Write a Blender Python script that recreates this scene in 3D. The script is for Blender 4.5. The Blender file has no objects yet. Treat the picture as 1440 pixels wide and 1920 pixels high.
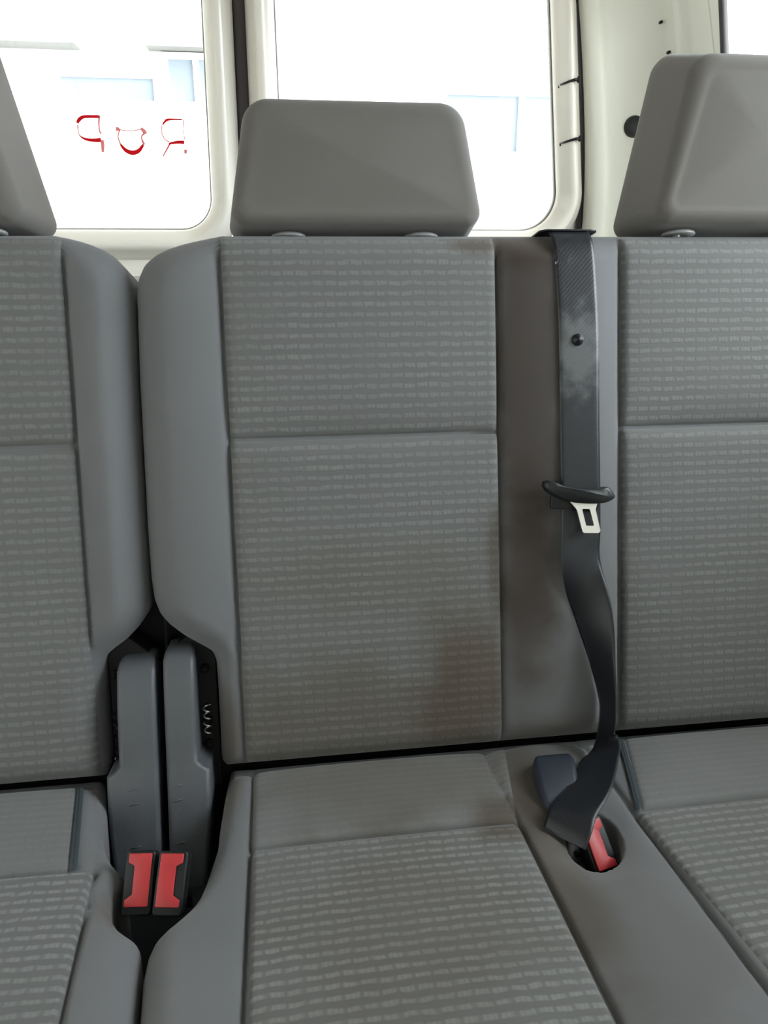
import bpy, bmesh, math
import numpy as np
from mathutils import Vector, Matrix

# ------------------------------------------------------------------ camera, sky, exposure
SC = bpy.context.scene
COL = SC.collection
R_ = math.radians

PSI, PITCH = R_(8), R_(19)
fwd = Vector((math.sin(PSI)*math.cos(PITCH), math.cos(PSI)*math.cos(PITCH), -math.sin(PITCH)))
rgt = Vector((math.cos(PSI), -math.sin(PSI), 0))
upv = rgt.cross(fwd)
cam = bpy.data.cameras.new('camera')
camo = bpy.data.objects.new('camera', cam)
COL.objects.link(camo)
m = Matrix((rgt, upv, -fwd)).transposed().to_4x4()
m.translation = Vector((0, 0, 1.0))
camo.matrix_world = m
cam.sensor_fit = 'VERTICAL'
cam.sensor_height = 36
cam.sensor_width = 27
cam.lens = 36*1445/1920
cam.clip_start = 0.02
SC.camera = camo

world = bpy.data.worlds.new('sky')
SC.world = world
world.use_nodes = True
wn = world.node_tree
bg = wn.nodes['Background']
SKY_BASE, SKY_GLOW = 2.55, 18.5
wtc = wn.nodes.new('ShaderNodeTexCoord')
wdot = wn.nodes.new('ShaderNodeVectorMath'); wdot.operation = 'DOT_PRODUCT'
wdot.inputs[1].default_value = Vector((0.93, -0.20, 0.32)).normalized()      # hazy sun off the right side of the van
wn.links.new(wtc.outputs['Generated'], wdot.inputs[0])
wmax = wn.nodes.new('ShaderNodeMath'); wmax.operation = 'MAXIMUM'; wmax.inputs[1].default_value = 0.0
wn.links.new(wdot.outputs['Value'], wmax.inputs[0])
wpow = wn.nodes.new('ShaderNodeMath'); wpow.operation = 'POWER'; wpow.inputs[1].default_value = 2.5
wn.links.new(wmax.outputs[0], wpow.inputs[0])
wst = wn.nodes.new('ShaderNodeMath'); wst.operation = 'MULTIPLY_ADD'; wst.inputs[1].default_value = SKY_GLOW; wst.inputs[2].default_value = SKY_BASE
wn.links.new(wpow.outputs[0], wst.inputs[0])
wn.links.new(wst.outputs[0], bg.inputs[1])
wcl = wn.nodes.new('ShaderNodeMath'); wcl.operation = 'MINIMUM'; wcl.inputs[1].default_value = 1.0
wn.links.new(wpow.outputs[0], wcl.inputs[0])
wmix = wn.nodes.new('ShaderNodeMix'); wmix.data_type = 'RGBA'
wmix.inputs[6].default_value = (1.0, 0.975, 0.94, 1); wmix.inputs[7].default_value = (0.92, 0.965, 1.04, 1)
wn.links.new(wcl.outputs[0], wmix.inputs[0]); wn.links.new(wmix.outputs[2], bg.inputs[0])

SC.view_settings.view_transform = 'Standard'
SC.view_settings.look = 'None'
SC.view_settings.gamma = 1
SC.view_settings.use_curve_mapping = False
SC.view_settings.exposure = 0.0
SC.cycles.max_bounces = 10
SC.cycles.diffuse_bounces = 6
SC.cycles.transparent_max_bounces = 12
SC.cycles.use_denoising = True

# ------------------------------------------------------------------ materials
def mat(name, color, rough=0.6, metal=0.0, bump=0.0, bscale=400, var=0.0, vscale=6, coat=0.0, spec=0.5, sheen=0.0):
    mt = bpy.data.materials.new(name)
    mt.use_nodes = True
    n, l = mt.node_tree.nodes, mt.node_tree.links
    b = n['Principled BSDF']
    b.inputs['Base Color'].default_value = (*color, 1)
    b.inputs['Roughness'].default_value = rough
    b.inputs['Metallic'].default_value = metal
    b.inputs['Specular IOR Level'].default_value = spec
    b.inputs['Coat Weight'].default_value = coat
    b.inputs['Sheen Weight'].default_value = sheen
    tc = n.new('ShaderNodeTexCoord')
    if var:
        nz = n.new('ShaderNodeTexNoise'); nz.inputs['Scale'].default_value = vscale; nz.inputs['Detail'].default_value = 4
        l.new(tc.outputs['Object'], nz.inputs['Vector'])
        mx = n.new('ShaderNodeMix'); mx.data_type = 'RGBA'
        mx.inputs[6].default_value = (*[c*(1-var) for c in color], 1)
        mx.inputs[7].default_value = (*[min(1, c*(1+var)) for c in color], 1)
        l.new(nz.outputs['Fac'], mx.inputs[0]); l.new(mx.outputs[2], b.inputs['Base Color'])
    if bump:
        nz = n.new('ShaderNodeTexNoise'); nz.inputs['Scale'].default_value = bscale; nz.inputs['Detail'].default_value = 2
        l.new(tc.outputs['Object'], nz.inputs['Vector'])
        bp = n.new('ShaderNodeBump'); bp.inputs['Strength'].default_value = bump; bp.inputs['Distance'].default_value = 0.001
        l.new(nz.outputs['Fac'], bp.inputs['Height']); l.new(bp.outputs['Normal'], b.inputs['Normal'])
    return mt

def fabric(name, color, stains_shade=(), dash=0.0, dash_color=None, var=0.06):
    """woven upholstery; UV holds metres on the cushion; stains = (u, v, radius_u, radius_v, strength, colour)"""
    mt = bpy.data.materials.new(name)
    mt.use_nodes = True
    n, l = mt.node_tree.nodes, mt.node_tree.links
    b = n['Principled BSDF']
    b.inputs['Roughness'].default_value = 0.9
    b.inputs['Specular IOR Level'].default_value = 0.25
    b.inputs['Sheen Weight'].default_value = 0.15
    b.inputs['Sheen Roughness'].default_value = 0.5
    uv = n.new('ShaderNodeUVMap'); uv.uv_map = 'UVMap'
    def math_(op, a, bb=None, c=None):
        x = n.new('ShaderNodeMath'); x.operation = op
        for i, q in enumerate((a, bb, c)):
            if q is None: continue
            if isinstance(q, (int, float)): x.inputs[i].default_value = q
            else: l.new(q, x.inputs[i])
        return x.outputs[0]
    def mixc(f, a, bb):
        x = n.new('ShaderNodeMix'); x.data_type = 'RGBA'
        for i, q in ((0, f), (6, a), (7, bb)):
            if isinstance(q, (int, float)): x.inputs[i].default_value = q
            elif isinstance(q, tuple): x.inputs[i].default_value = (*q, 1)
            else: l.new(q, x.inputs[i])
        return x.outputs[2]
    def noise(scale, detail=3, vec=None):
        x = n.new('ShaderNodeTexNoise'); x.inputs['Scale'].default_value = scale; x.inputs['Detail'].default_value = detail
        l.new(vec or uv.outputs[0], x.inputs['Vector'])
        return x
    big = noise(9, 4)
    col = mixc(big.outputs['Fac'], tuple(c*(1-var) for c in color), tuple(c*(1+var) for c in color))
    height = None
    if dash:
        # rows of short dashes, each row shifted a little, with faint beads in them
        jit = noise(60, 1)
        sep = n.new('ShaderNodeSeparateXYZ'); l.new(uv.outputs[0], sep.inputs[0])
        wob = math_('MULTIPLY', math_('SUBTRACT', jit.outputs['Fac'], 0.5), 0.0045)
        vv = math_('ADD', sep.outputs['Y'], wob)
        P_ROW, P_DASH = 0.0113, 0.0142
        rowc = math_('COSINE', math_('MULTIPLY', vv, 2*math.pi/P_ROW))
        row = n.new('ShaderNodeMapRange'); row.interpolation_type = 'SMOOTHSTEP'
        row.inputs[1].default_value = -0.25; row.inputs[2].default_value = 0.85
        l.new(rowc, row.inputs[0])
        wn_ = n.new('ShaderNodeTexWhiteNoise'); wn_.noise_dimensions = '1D'
        l.new(math_('FLOOR', math_('ADD', math_('DIVIDE', vv, P_ROW), 0.5)), wn_.inputs['W'])
        jit2 = noise(38, 1)
        ph = math_('ADD', math_('MULTIPLY', wn_.outputs['Value'], 1.6), math_('MULTIPLY', jit2.outputs['Fac'], 5.0))
        dc = math_('COSINE', math_('ADD', math_('MULTIPLY', sep.outputs['X'], 2*math.pi/P_DASH), ph))
        dsh = n.new('ShaderNodeMapRange'); dsh.interpolation_type = 'SMOOTHSTEP'
        dsh.inputs[1].default_value = -0.98; dsh.inputs[2].default_value = -0.45
        dsh.inputs[3].default_value = 0.30; dsh.inputs[4].default_value = 1.0
        l.new(dc, dsh.inputs[0])
        bc = math_('COSINE', math_('MULTIPLY', sep.outputs['X'], 2*math.pi/0.0047))
        bead = math_('MULTIPLY_ADD', bc, 0.14, 0.86)
        patchy = noise(16, 2)
        pf = n.new('ShaderNodeMapRange'); pf.inputs[1].default_value = 0.3; pf.inputs[2].default_value = 0.68
        pf.inputs[3].default_value = 0.55; pf.inputs[4].default_value = 1.0
        l.new(patchy.outputs['Fac'], pf.inputs[0])
        dm = math_('MULTIPLY', math_('MULTIPLY', math_('MULTIPLY', row.outputs[0], dsh.outputs[0]), bead), pf.outputs[0])
        col = mixc(math_('MULTIPLY', dm, dash), col, dash_color)
        height = dm
    if stains_shade:
        ns = noise(14, 5)
        for (u0, v0, ru, rv, st, sc_) in stains_shade:
            mp = n.new('ShaderNodeMapping')
            mp.inputs['Scale'].default_value = (1/ru, 1/rv, 1)
            mp.inputs['Location'].default_value = (-u0/ru, -v0/rv, 0)
            l.new(uv.outputs[0], mp.inputs['Vector'])
            ln = n.new('ShaderNodeVectorMath'); ln.operation = 'LENGTH'
            l.new(mp.outputs[0], ln.inputs[0])
            d = math_('MULTIPLY_ADD', math_('SUBTRACT', ns.outputs['Fac'], 0.5), 0.9, ln.outputs['Value'])
            mr = n.new('ShaderNodeMapRange'); mr.interpolation_type = 'SMOOTHSTEP'
            mr.inputs[1].default_value = 0.35; mr.inputs[2].default_value = 1.15
            mr.inputs[3].default_value = st; mr.inputs[4].default_value = 0.0
            l.new(d, mr.inputs[0])
            mul = n.new('ShaderNodeMix'); mul.data_type = 'RGBA'; mul.blend_type = 'MULTIPLY'
            l.new(mr.outputs[0], mul.inputs[0]); l.new(col, mul.inputs[6]); mul.inputs[7].default_value = (*sc_, 1)
            col = mul.outputs[2]
    l.new(col, b.inputs['Base Color'])
    fine = noise(900, 2)
    hh = math_('MULTIPLY', fine.outputs['Fac'], 0.25)
    if height is not None: hh = math_('ADD', hh, math_('MULTIPLY', height, 0.8))
    bp = n.new('ShaderNodeBump'); bp.inputs['Strength'].default_value = 0.35; bp.inputs['Distance'].default_value = 0.0012
    l.new(hh, bp.inputs['Height']); l.new(bp.outputs['Normal'], b.inputs['Normal'])
    return mt

BROWN = (0.62, 0.50, 0.38)
DARKBROWN = (0.50, 0.40, 0.30)
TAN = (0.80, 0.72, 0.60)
# UV of the backrests: (x, height); of the cushions: (x, 1 + distance forward)
STAINS_SHADE_INSERT = [(0.215, 0.085, 0.085, 0.12, 0.85, BROWN), (0.255, 0.235, 0.022, 0.09, 0.8, BROWN),
                 (0.06, 0.03, 0.20, 0.12, 0.8, (0.74, 0.66, 0.56)), (0.235, 0.598, 0.04, 0.016, 0.8, BROWN),
                 (0.225, 1.165, 0.06, 0.05, 0.9, DARKBROWN), (0.09, 1.30, 0.16, 0.16, 0.85, (0.76, 0.72, 0.66)), (0.10, 1.09, 0.20, 0.10, 0.9, (0.66, 0.60, 0.53)), (0.10, 0.22, 0.16, 0.06, 0.35, TAN)]  # wide cushion entries: dirt plus shade of the rear strip, put into the colour
STAINS_SHADE_PLAIN = [(0.290, 0.46, 0.066, 0.36, 1.0, (0.46, 0.39, 0.35)), (0.285, 0.20, 0.045, 0.17, 0.85, (0.50, 0.42, 0.37)),
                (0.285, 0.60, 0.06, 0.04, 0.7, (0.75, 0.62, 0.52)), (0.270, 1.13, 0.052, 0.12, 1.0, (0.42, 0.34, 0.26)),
                (0.240, 1.26, 0.040, 0.16, 0.75, BROWN), (-0.075, 0.04, 0.025, 0.06, 0.7, BROWN), (0.33, 0.00, 0.10, 0.05, 0.6, BROWN), (0.29, 1.33, 0.09, 0.16, 0.8, (0.74, 0.72, 0.70)), (-0.07, 1.2, 0.05, 0.2, 0.6, (0.8, 0.8, 0.8)),  # near-grey entries paint the dimmer light on the bench cushion's panel and bolster
                (-0.08, 1.06, 0.03, 0.06, 0.6, BROWN), (-0.16, 1.22, 0.03, 0.05, 0.6, BROWN)]
M_PLAIN = fabric('plain_grey_fabric', (0.120, 0.121, 0.126), STAINS_SHADE_PLAIN)
M_DASH = fabric('dashed_grey_fabric', (0.109, 0.109, 0.108), STAINS_SHADE_INSERT, 1.0, (0.152, 0.152, 0.151))
M_DASH_SEAT = fabric('bold_dashed_grey_fabric', (0.104, 0.104, 0.103), STAINS_SHADE_INSERT, 1.0, (0.180, 0.180, 0.178))
M_DASH_SOFT = fabric('faint_dashed_grey_fabric', (0.120, 0.121, 0.121), STAINS_SHADE_INSERT, 0.35, (0.165, 0.166, 0.165))
M_HEAD = fabric('headrest_grey_fabric', (0.115, 0.107, 0.100))
M_ZIP = mat('slate_zip_tape', (0.030, 0.042, 0.050), 0.8, bump=0.4, bscale=900)
M_PLASTIC = mat('grey_grained_plastic', (0.066, 0.070, 0.079), 0.5, bump=0.25, bscale=700, var=0.12, vscale=18)
M_BLACK = mat('black_plastic', (0.008, 0.009, 0.010), 0.42, spec=0.35, bump=0.1)
M_BLACKMETAL = mat('black_greasy_metal', (0.005, 0.005, 0.005), 0.6, 0.0, spec=0.2, bump=0.3, bscale=120)
M_RED = mat('red_button_plastic', (0.40, 0.026, 0.030), 0.38, var=0.1, vscale=60)
M_STEEL = mat('bright_steel', (0.75, 0.73, 0.70), 0.28, 1.0, bump=0.05, bscale=200)
M_COLLAR = mat('collar_grey_plastic', (0.22, 0.22, 0.22), 0.35)
M_NAVY = mat('dark_navy_plastic', (0.014, 0.018, 0.030), 0.5, bump=0.2, bscale=500)
M_PAINT = mat('cream_white_body_paint', (0.70, 0.665, 0.605), 0.32, coat=0.4, var=0.03, vscale=3)
M_TRIM = mat('pale_grey_trim', (0.80, 0.80, 0.73), 0.5, var=0.03, vscale=4)
M_HEADLINER = mat('pale_headliner', (0.55, 0.53, 0.49), 0.9, bump=0.3, bscale=300)
M_CARPET = mat('dark_grey_carpet', (0.10, 0.10, 0.105), 0.95, bump=0.6, bscale=500)
M_RUBBER = mat('dark_rubber_seal', (0.035, 0.028, 0.030), 0.6, bump=0.1)
M_CONCRETE = mat('pale_concrete', (0.55, 0.53, 0.50), 0.9, bump=0.3, bscale=30, var=0.1, vscale=1.5)
M_RENDER = mat('white_wall_render', (0.85, 0.85, 0.84), 0.9, bump=0.2, bscale=60)
M_EAVE = mat('grey_eave_boards', (0.24, 0.24, 0.24), 0.7)
M_LIP = mat('pale_window_lip', (0.30, 0.30, 0.28), 0.5)
M_BLUEGLASS = mat('pale_blue_window', (0.25, 0.295, 0.355), 0.5, spec=0.3)

def belt_material():
    mt = mat('charcoal_belt_webbing', (0.004, 0.005, 0.008), 0.42, spec=0.45)
    n, l = mt.node_tree.nodes, mt.node_tree.links
    b = n['Principled BSDF']
    b.inputs['Sheen Weight'].default_value = 0.03
    b.inputs['Sheen Roughness'].default_value = 0.4
    b.inputs['Sheen Tint'].default_value = (0.75, 0.85, 1, 1)
    uv = n.new('ShaderNodeUVMap'); uv.uv_map = 'UVMap'
    # ribbed weave along the length
    wv = n.new('ShaderNodeTexWave'); wv.bands_direction = 'DIAGONAL'; wv.inputs['Scale'].default_value = 120
    l.new(uv.outputs[0], wv.inputs['Vector'])
    bp = n.new('ShaderNodeBump'); bp.inputs['Strength'].default_value = 0.15; bp.inputs['Distance'].default_value = 0.0004
    l.new(wv.outputs['Fac'], bp.inputs['Height']); l.new(bp.outputs['Normal'], b.inputs['Normal'])
    # pale scuffs around the stop button: UV v is metres along the belt
    mp = n.new('ShaderNodeMapping'); mp.inputs['Location'].default_value = (0, -0.012/0.055, 0)
    mp.inputs['Scale'].default_value = (1/0.035, 1/0.055, 1)
    l.new(uv.outputs[0], mp.inputs['Vector'])
    ln = n.new('ShaderNodeVectorMath'); ln.operation = 'LENGTH'; l.new(mp.outputs[0], ln.inputs[0])
    nz = n.new('ShaderNodeTexNoise'); nz.inputs['Scale'].default_value = 45; nz.inputs['Detail'].default_value = 4
    l.new(uv.outputs[0], nz.inputs['Vector'])
    ma = n.new('ShaderNodeMath'); ma.operation = 'MULTIPLY_ADD'; ma.inputs[1].default_value = -2.2
    l.new(nz.outputs['Fac'], ma.inputs[0])
    ad = n.new('ShaderNodeMath'); ad.operation = 'ADD'; ad.inputs[1].default_value = 1.1
    l.new(ln.outputs['Value'], ad.inputs[0]); l.new(ad.outputs[0], ma.inputs[2])
    mr = n.new('ShaderNodeMapRange'); mr.interpolation_type = 'SMOOTHSTEP'
    mr.inputs[1].default_value = 0.3; mr.inputs[2].default_value = 1.3; mr.inputs[3].default_value = 0.75; mr.inputs[4].default_value = 0
    l.new(ma.outputs[0], mr.inputs[0])
    mx = n.new('ShaderNodeMix'); mx.data_type = 'RGBA'
    l.new(mr.outputs[0], mx.inputs[0]); mx.inputs[6].default_value = (0.004, 0.005, 0.008, 1); mx.inputs[7].default_value = (0.085, 0.088, 0.092, 1)
    l.new(mx.outputs[2], b.inputs['Base Color'])
    return mt
M_BELT = belt_material()

def glass_material():
    mt = bpy.data.materials.new('window_glass'); mt.use_nodes = True
    n, l = mt.node_tree.nodes, mt.node_tree.links
    n.remove(n['Principled BSDF'])
    out = n['Material Output']
    tr = n.new('ShaderNodeBsdfTransparent'); tr.inputs[0].default_value = (0.93, 0.96, 0.95, 1)
    gl = n.new('ShaderNodeBsdfGlossy'); gl.inputs['Roughness'].default_value = 0.02
    fr = n.new('ShaderNodeFresnel'); fr.inputs[0].default_value = 1.45
    mx = n.new('ShaderNodeMixShader')
    ge = n.new('ShaderNodeNewGeometry')                 # a thin pane: reflect on the face the ray enters only
    inv = n.new('ShaderNodeMath'); inv.operation = 'SUBTRACT'; inv.inputs[0].default_value = 1.0
    l.new(ge.outputs['Backfacing'], inv.inputs[1])
    fm = n.new('ShaderNodeMath'); fm.operation = 'MULTIPLY'
    l.new(fr.outputs[0], fm.inputs[0]); l.new(inv.outputs[0], fm.inputs[1])
    l.new(fm.outputs[0], mx.inputs[0]); l.new(tr.outputs[0], mx.inputs[1]); l.new(gl.outputs[0], mx.inputs[2])
    l.new(mx.outputs[0], out.inputs[0])
    return mt
M_GLASS = glass_material()

def film_material(name, color):
    mt = bpy.data.materials.new(name); mt.use_nodes = True
    n, l = mt.node_tree.nodes, mt.node_tree.links
    n.remove(n['Principled BSDF'])
    tl = n.new('ShaderNodeBsdfTranslucent'); tl.inputs[0].default_value = (*color, 1)
    df = n.new('ShaderNodeBsdfDiffuse'); df.inputs[0].default_value = (*color, 1)
    mx = n.new('ShaderNodeMixShader'); mx.inputs[0].default_value = 0.35
    l.new(tl.outputs[0], mx.inputs[1]); l.new(df.outputs[0], mx.inputs[2])
    l.new(mx.outputs[0], n['Material Output'].inputs[0])
    return mt
M_DECALRED = film_material('red_sticker_film', (0.52, 0.025, 0.036))
M_DECALPINK = film_material('glare_pale_film', (0.62, 0.30, 0.30))  # sticker red paled by outside glare, the wash put into its colour

# ------------------------------------------------------------------ helpers
def root_of(o):
    while o is not None and o.parent is not None: o = o.parent
    return o

def obj(name, verts, faces, material, parent=None, uvs=None, smooth=True, kind=None, recalc=True, bevel=0, bseg=3, autosmooth=None, label=None):
    off = Vector((0, 0, 0))
    if parent is not None:
        off = root_of(parent).location
    me = bpy.data.meshes.new(name)
    me.from_pydata([(Vector(v) - off) for v in verts], [], faces)
    if uvs is not None:
        lay = me.uv_layers.new(name='UVMap')
        vi = np.empty(len(me.loops), dtype=np.int32); me.loops.foreach_get('vertex_index', vi)
        lay.data.foreach_set('uv', np.asarray(uvs, dtype=np.float32)[vi].ravel())
    if recalc or bevel:
        bm = bmesh.new(); bm.from_mesh(me)
        if recalc: bmesh.ops.recalc_face_normals(bm, faces=bm.faces)
        if bevel:
            es = [e for e in bm.edges if len(e.link_faces) == 2 and e.calc_face_angle(0) > R_(35)]
            bmesh.ops.bevel(bm, geom=es, offset=bevel, segments=bseg, profile=0.5, affect='EDGES', clamp_overlap=True)
        bm.to_mesh(me); bm.free()
    if smooth:
        me.polygons.foreach_set('use_smooth', [True]*len(me.polygons))
        if autosmooth: me.set_sharp_from_angle(angle=R_(autosmooth))
    me.materials.append(material)
    me.update()
    o = bpy.data.objects.new(name, me)
    COL.objects.link(o)
    if parent is not None: o.parent = parent
    if kind: o['kind'] = kind
    return o

def thing(name, label, cat, loc, group=None):
    o = bpy.data.objects.new(name, None)
    o.empty_display_size = 0.05
    COL.objects.link(o)
    o.location = loc
    o['label'] = label; o['category'] = cat
    if group: o['group'] = group
    return o

def tag(o, label, cat, group=None):
    o['label'] = label; o['category'] = cat
    if group: o['group'] = group
    return o

class MB:
    """collects shapes of ONE part"""
    def __init__(s): s.v = []; s.f = []
    def add(s, v, f):
        k = len(s.v); s.v += [tuple(q) for q in v]; s.f += [tuple(i+k for i in q) for q in f]
    def box(s, x0, x1, y0, y1, z0, z1):
        s.add([(x, y, z) for x in (x0, x1) for y in (y0, y1) for z in (z0, z1)],
              [(0, 1, 3, 2), (4, 6, 7, 5), (0, 4, 5, 1), (2, 3, 7, 6), (0, 2, 6, 4), (1, 5, 7, 3)])
    def prism(s, pts, thick, fr):
        """pts 2-D polygon in frame fr(a, b, c); c from 0 to thick"""
        n = len(pts)
        v = [fr(a, b, 0) for a, b in pts] + [fr(a, b, thick) for a, b in pts]
        f = [tuple(range(n))[::-1], tuple(range(n, 2*n))] + [(i, (i+1) % n, n+(i+1) % n, n+i) for i in range(n)]
        s.add(v, f)
    def loops(s, L, cap0=False, cap1=False):
        n = len(L[0]); v = [p for lp in L for p in lp]
        f = [(i*n+j, i*n+(j+1) % n, (i+1)*n+(j+1) % n, (i+1)*n+j) for i in range(len(L)-1) for j in range(n)]
        if cap0: f.append(tuple(range(n))[::-1])
        if cap1: f.append(tuple(range((len(L)-1)*n, len(L)*n)))
        s.add(v, f)
    def tube(s, path, r, seg=12):
        path = [Vector(p) for p in path]; L = []
        for i, p in enumerate(path):
            t = (path[min(i+1, len(path)-1)] - path[max(i-1, 0)]).normalized()
            a = t.orthogonal().normalized() if i == 0 else (a - t*a.dot(t)).normalized()
            b = t.cross(a)
            rr = r[i] if isinstance(r, (list, tuple)) else r
            L.append([p + (a*math.cos(q) + b*math.sin(q))*rr for q in [2*math.pi*k/seg for k in range(seg)]])
        s.loops(L, True, True)
    def build(s, name, material, parent=None, **kw):
        return obj(name, s.v, s.f, material, parent, **kw)

def fillet(poly, r, seg=8):
    """rounded polygon; r one number or one per corner"""
    n = len(poly); out = []
    for i in range(n):
        p, a, b = Vector(poly[i]), Vector(poly[i-1]), Vector(poly[(i+1) % n])
        rr = r[i] if isinstance(r, (list, tuple)) else r
        u, w = (a-p).normalized(), (b-p).normalized()
        ang = u.angle(w)
        d = min(rr/math.tan(ang/2), (a-p).length*0.49, (b-p).length*0.49)
        rr = d*math.tan(ang/2)
        c = p + (u+w).normalized()*(rr/math.sin(ang/2))
        s0, s1 = p+u*d-c, p+w*d-c
        a0 = math.atan2(s0.y, s0.x); da = math.atan2(s1.y, s1.x) - a0
        while da > math.pi: da -= 2*math.pi
        while da < -math.pi: da += 2*math.pi
        out += [(c.x+rr*math.cos(a0+da*k/seg), c.y+rr*math.sin(a0+da*k/seg)) for k in range(seg+1)]
    return out

def sstep(e0, e1, x):
    t = np.clip((x-e0)/(e1-e0), 0, 1)
    return t*t*(3-2*t)

# seat frames: (x, along, out of the surface)
TH, TC = R_(13), R_(6)
def back(x, v, o=0.0):
    return Vector((x, 0.77 + v*math.sin(TH) - o*math.cos(TH), 0.42 + v*math.cos(TH) + o*math.sin(TH)))
def cush(x, w, o=0.0):
    return Vector((x, 0.80 - w*math.cos(TC) + o*math.sin(TC), 0.412 + w*math.sin(TC) + o*math.cos(TC)))
def arr(frame, x, v, z):
    x, v, z = np.asarray(x), np.asarray(v), np.asarray(z)
    if frame is back:
        return np.stack([x, 0.77 + v*math.sin(TH) - z*math.cos(TH), 0.42 + v*math.cos(TH) + z*math.sin(TH)], -1)
    return np.stack([x, 0.80 - v*math.cos(TC) + z*math.sin(TC), 0.412 + v*math.sin(TC) + z*math.cos(TC)], -1)

def curve(pts, smooth=0.004):
    """x as a smooth function of the row coordinate, from (row, x) points"""
    pts = sorted(pts)
    a = np.array([p[0] for p in pts]); b = np.array([p[1] for p in pts])
    g = np.linspace(a[0], a[-1], 1201)
    y = np.interp(g, a, b)
    k = max(1, int(smooth/((a[-1]-a[0])/1200)))
    if k > 1:
        ker = np.hanning(2*k+1); ker /= ker.sum()
        y = np.convolve(np.pad(y, k, mode='edge'), ker, mode='valid')
    return lambda v: np.interp(v, g, y)

class Pad:
    """an upholstered pad: a row-wise outline, a relief and a rounded rim"""
    def __init__(s, frame, v0, v1, xl, xr, relief, R=0.03, D=0.11, Rfun=None):
        s.frame, s.v0, s.v1, s.xl, s.xr, s.relief, s.R, s.D = frame, v0, v1, xl, xr, relief, R, D
        vv = np.linspace(v0, v1, 420)
        L = np.stack([xl(vv), vv], 1); Rr = np.stack([xr(vv), vv], 1)
        s.outline = np.concatenate([L, Rr[::-1], L[:1]])
    def dist(s, x, v):
        x, v = np.ravel(x), np.ravel(v)
        a, b = s.outline[:-1], s.outline[1:]
        ab = b-a; q = (ab**2).sum(1) + 1e-12
        d = np.empty(len(x))
        for i in range(0, len(x), 2000):
            p = np.stack([x[i:i+2000], v[i:i+2000]], 1)
            ap = p[:, None, :]-a[None]
            t = np.clip((ap*ab[None]).sum(2)/q, 0, 1)
            d[i:i+2000] = np.sqrt((((ap - t[..., None]*ab[None])**2).sum(2)).min(1))
        return d
    def Z(s, x, v):
        sh = np.shape(x)
        d = s.dist(x, v).reshape(sh)
        dd = np.minimum(d, s.R)
        z = s.relief(x, v)*sstep(0, s.R*1.3, d) - (s.R - np.sqrt(np.maximum(0, s.R**2-(s.R-dd)**2)))
        return z
    def rows(s, a, b, step):
        e = np.array([0, .0004, .0015, .0035, .0065, .0105, .0155, .0215])
        if b-a < 0.06: return np.linspace(a, b, max(4, int((b-a)/step)))
        mid = np.linspace(a+.0275, b-.0275, max(2, int((b-a-.055)/step)))
        return np.concatenate([a+e, mid, (b-e)[::-1]])
    def body(s, name, material, parent, step=0.003, vstep=0.0035, uvoff=0):
        V = s.rows(s.v0, s.v1, vstep)
        wref = float(np.max(s.xr(V)-s.xl(V)))
        S = s.rows(0, wref, step)/wref
        vv = np.repeat(V[:, None], len(S), 1)
        a, b = s.xl(V)[:, None], s.xr(V)[:, None]
        xx = a+(b-a)*S[None]
        zz = s.Z(xx, vv)
        P = arr(s.frame, xx, vv, zz).reshape(-1, 3)
        nr, nc = vv.shape
        I = np.arange(nr*nc).reshape(nr, nc)
        F = np.stack([I[:-1, :-1], I[:-1, 1:], I[1:, 1:], I[1:, :-1]], -1).reshape(-1, 4).tolist()
        ring = np.concatenate([I[0, :], I[1:, -1], I[-1, -2::-1], I[-2:0:-1, 0]])
        rx, rv = xx.ravel()[ring], vv.ravel()[ring]
        rz = zz.ravel()[ring]
        B = arr(s.frame, rx, rv, np.minimum(rz, 0)-(s.D-s.R))
        k = len(P); n = len(ring)
        for i in range(n):
            j = (i+1) % n
            F.append([int(ring[i]), int(ring[j]), k+j, k+i])
        F.append(list(range(k, k+n)))
        uv = np.concatenate([np.stack([xx.ravel(), vv.ravel()+uvoff], 1), np.stack([rx, rv+uvoff], 1)])
        return obj(name, np.concatenate([P, B]).tolist(), F, material, parent, uvs=uv)
    def insert(s, name, material, parent, a, b, xl, xr, step=0.003, vstep=0.003, uvoff=0, lift=0.0022):
        V = s.rows(a, b, vstep)
        wref = float(np.max(xr(V)-xl(V)))
        S = s.rows(0, wref, step)/wref
        vv = np.repeat(V[:, None], len(S), 1)
        A, Bv = xl(V)[:, None], xr(V)[:, None]
        xx = A+(Bv-A)*S[None]
        e = 0.0008
        z = s.Z(xx, vv)
        zx = (s.Z(xx+e, vv)-z)/e; zv = (s.Z(xx, vv+e)-z)/e
        zx = np.clip(zx, -3, 3); zv = np.clip(zv, -3, 3)
        nl = np.sqrt(1+zx**2+zv**2)
        d = np.minimum(np.minimum(xx-A, Bv-xx), np.minimum(vv-a, b-vv))
        off = -0.0012+(lift+0.0012)*sstep(0, 0.005, d)
        P = arr(s.frame, xx-zx/nl*off, vv-zv/nl*off, z+off/nl).reshape(-1, 3)
        nr, nc = vv.shape
        I = np.arange(nr*nc).reshape(nr, nc)
        F = np.stack([I[:-1, :-1], I[:-1, 1:], I[1:, 1:], I[1:, :-1]], -1).reshape(-1, 4)
        if s.frame is cush: F = F[:, ::-1]
        return obj(name, P.tolist(), F.tolist(), material, parent, recalc=False,
                   uvs=np.stack([xx.ravel(), vv.ravel()+uvoff], 1))

def const(c): return lambda v: np.full(np.shape(v), float(c))
def line(a, xa, b, xb): return lambda v: xa+(xb-xa)*(np.asarray(v)-a)/(b-a)

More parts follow.
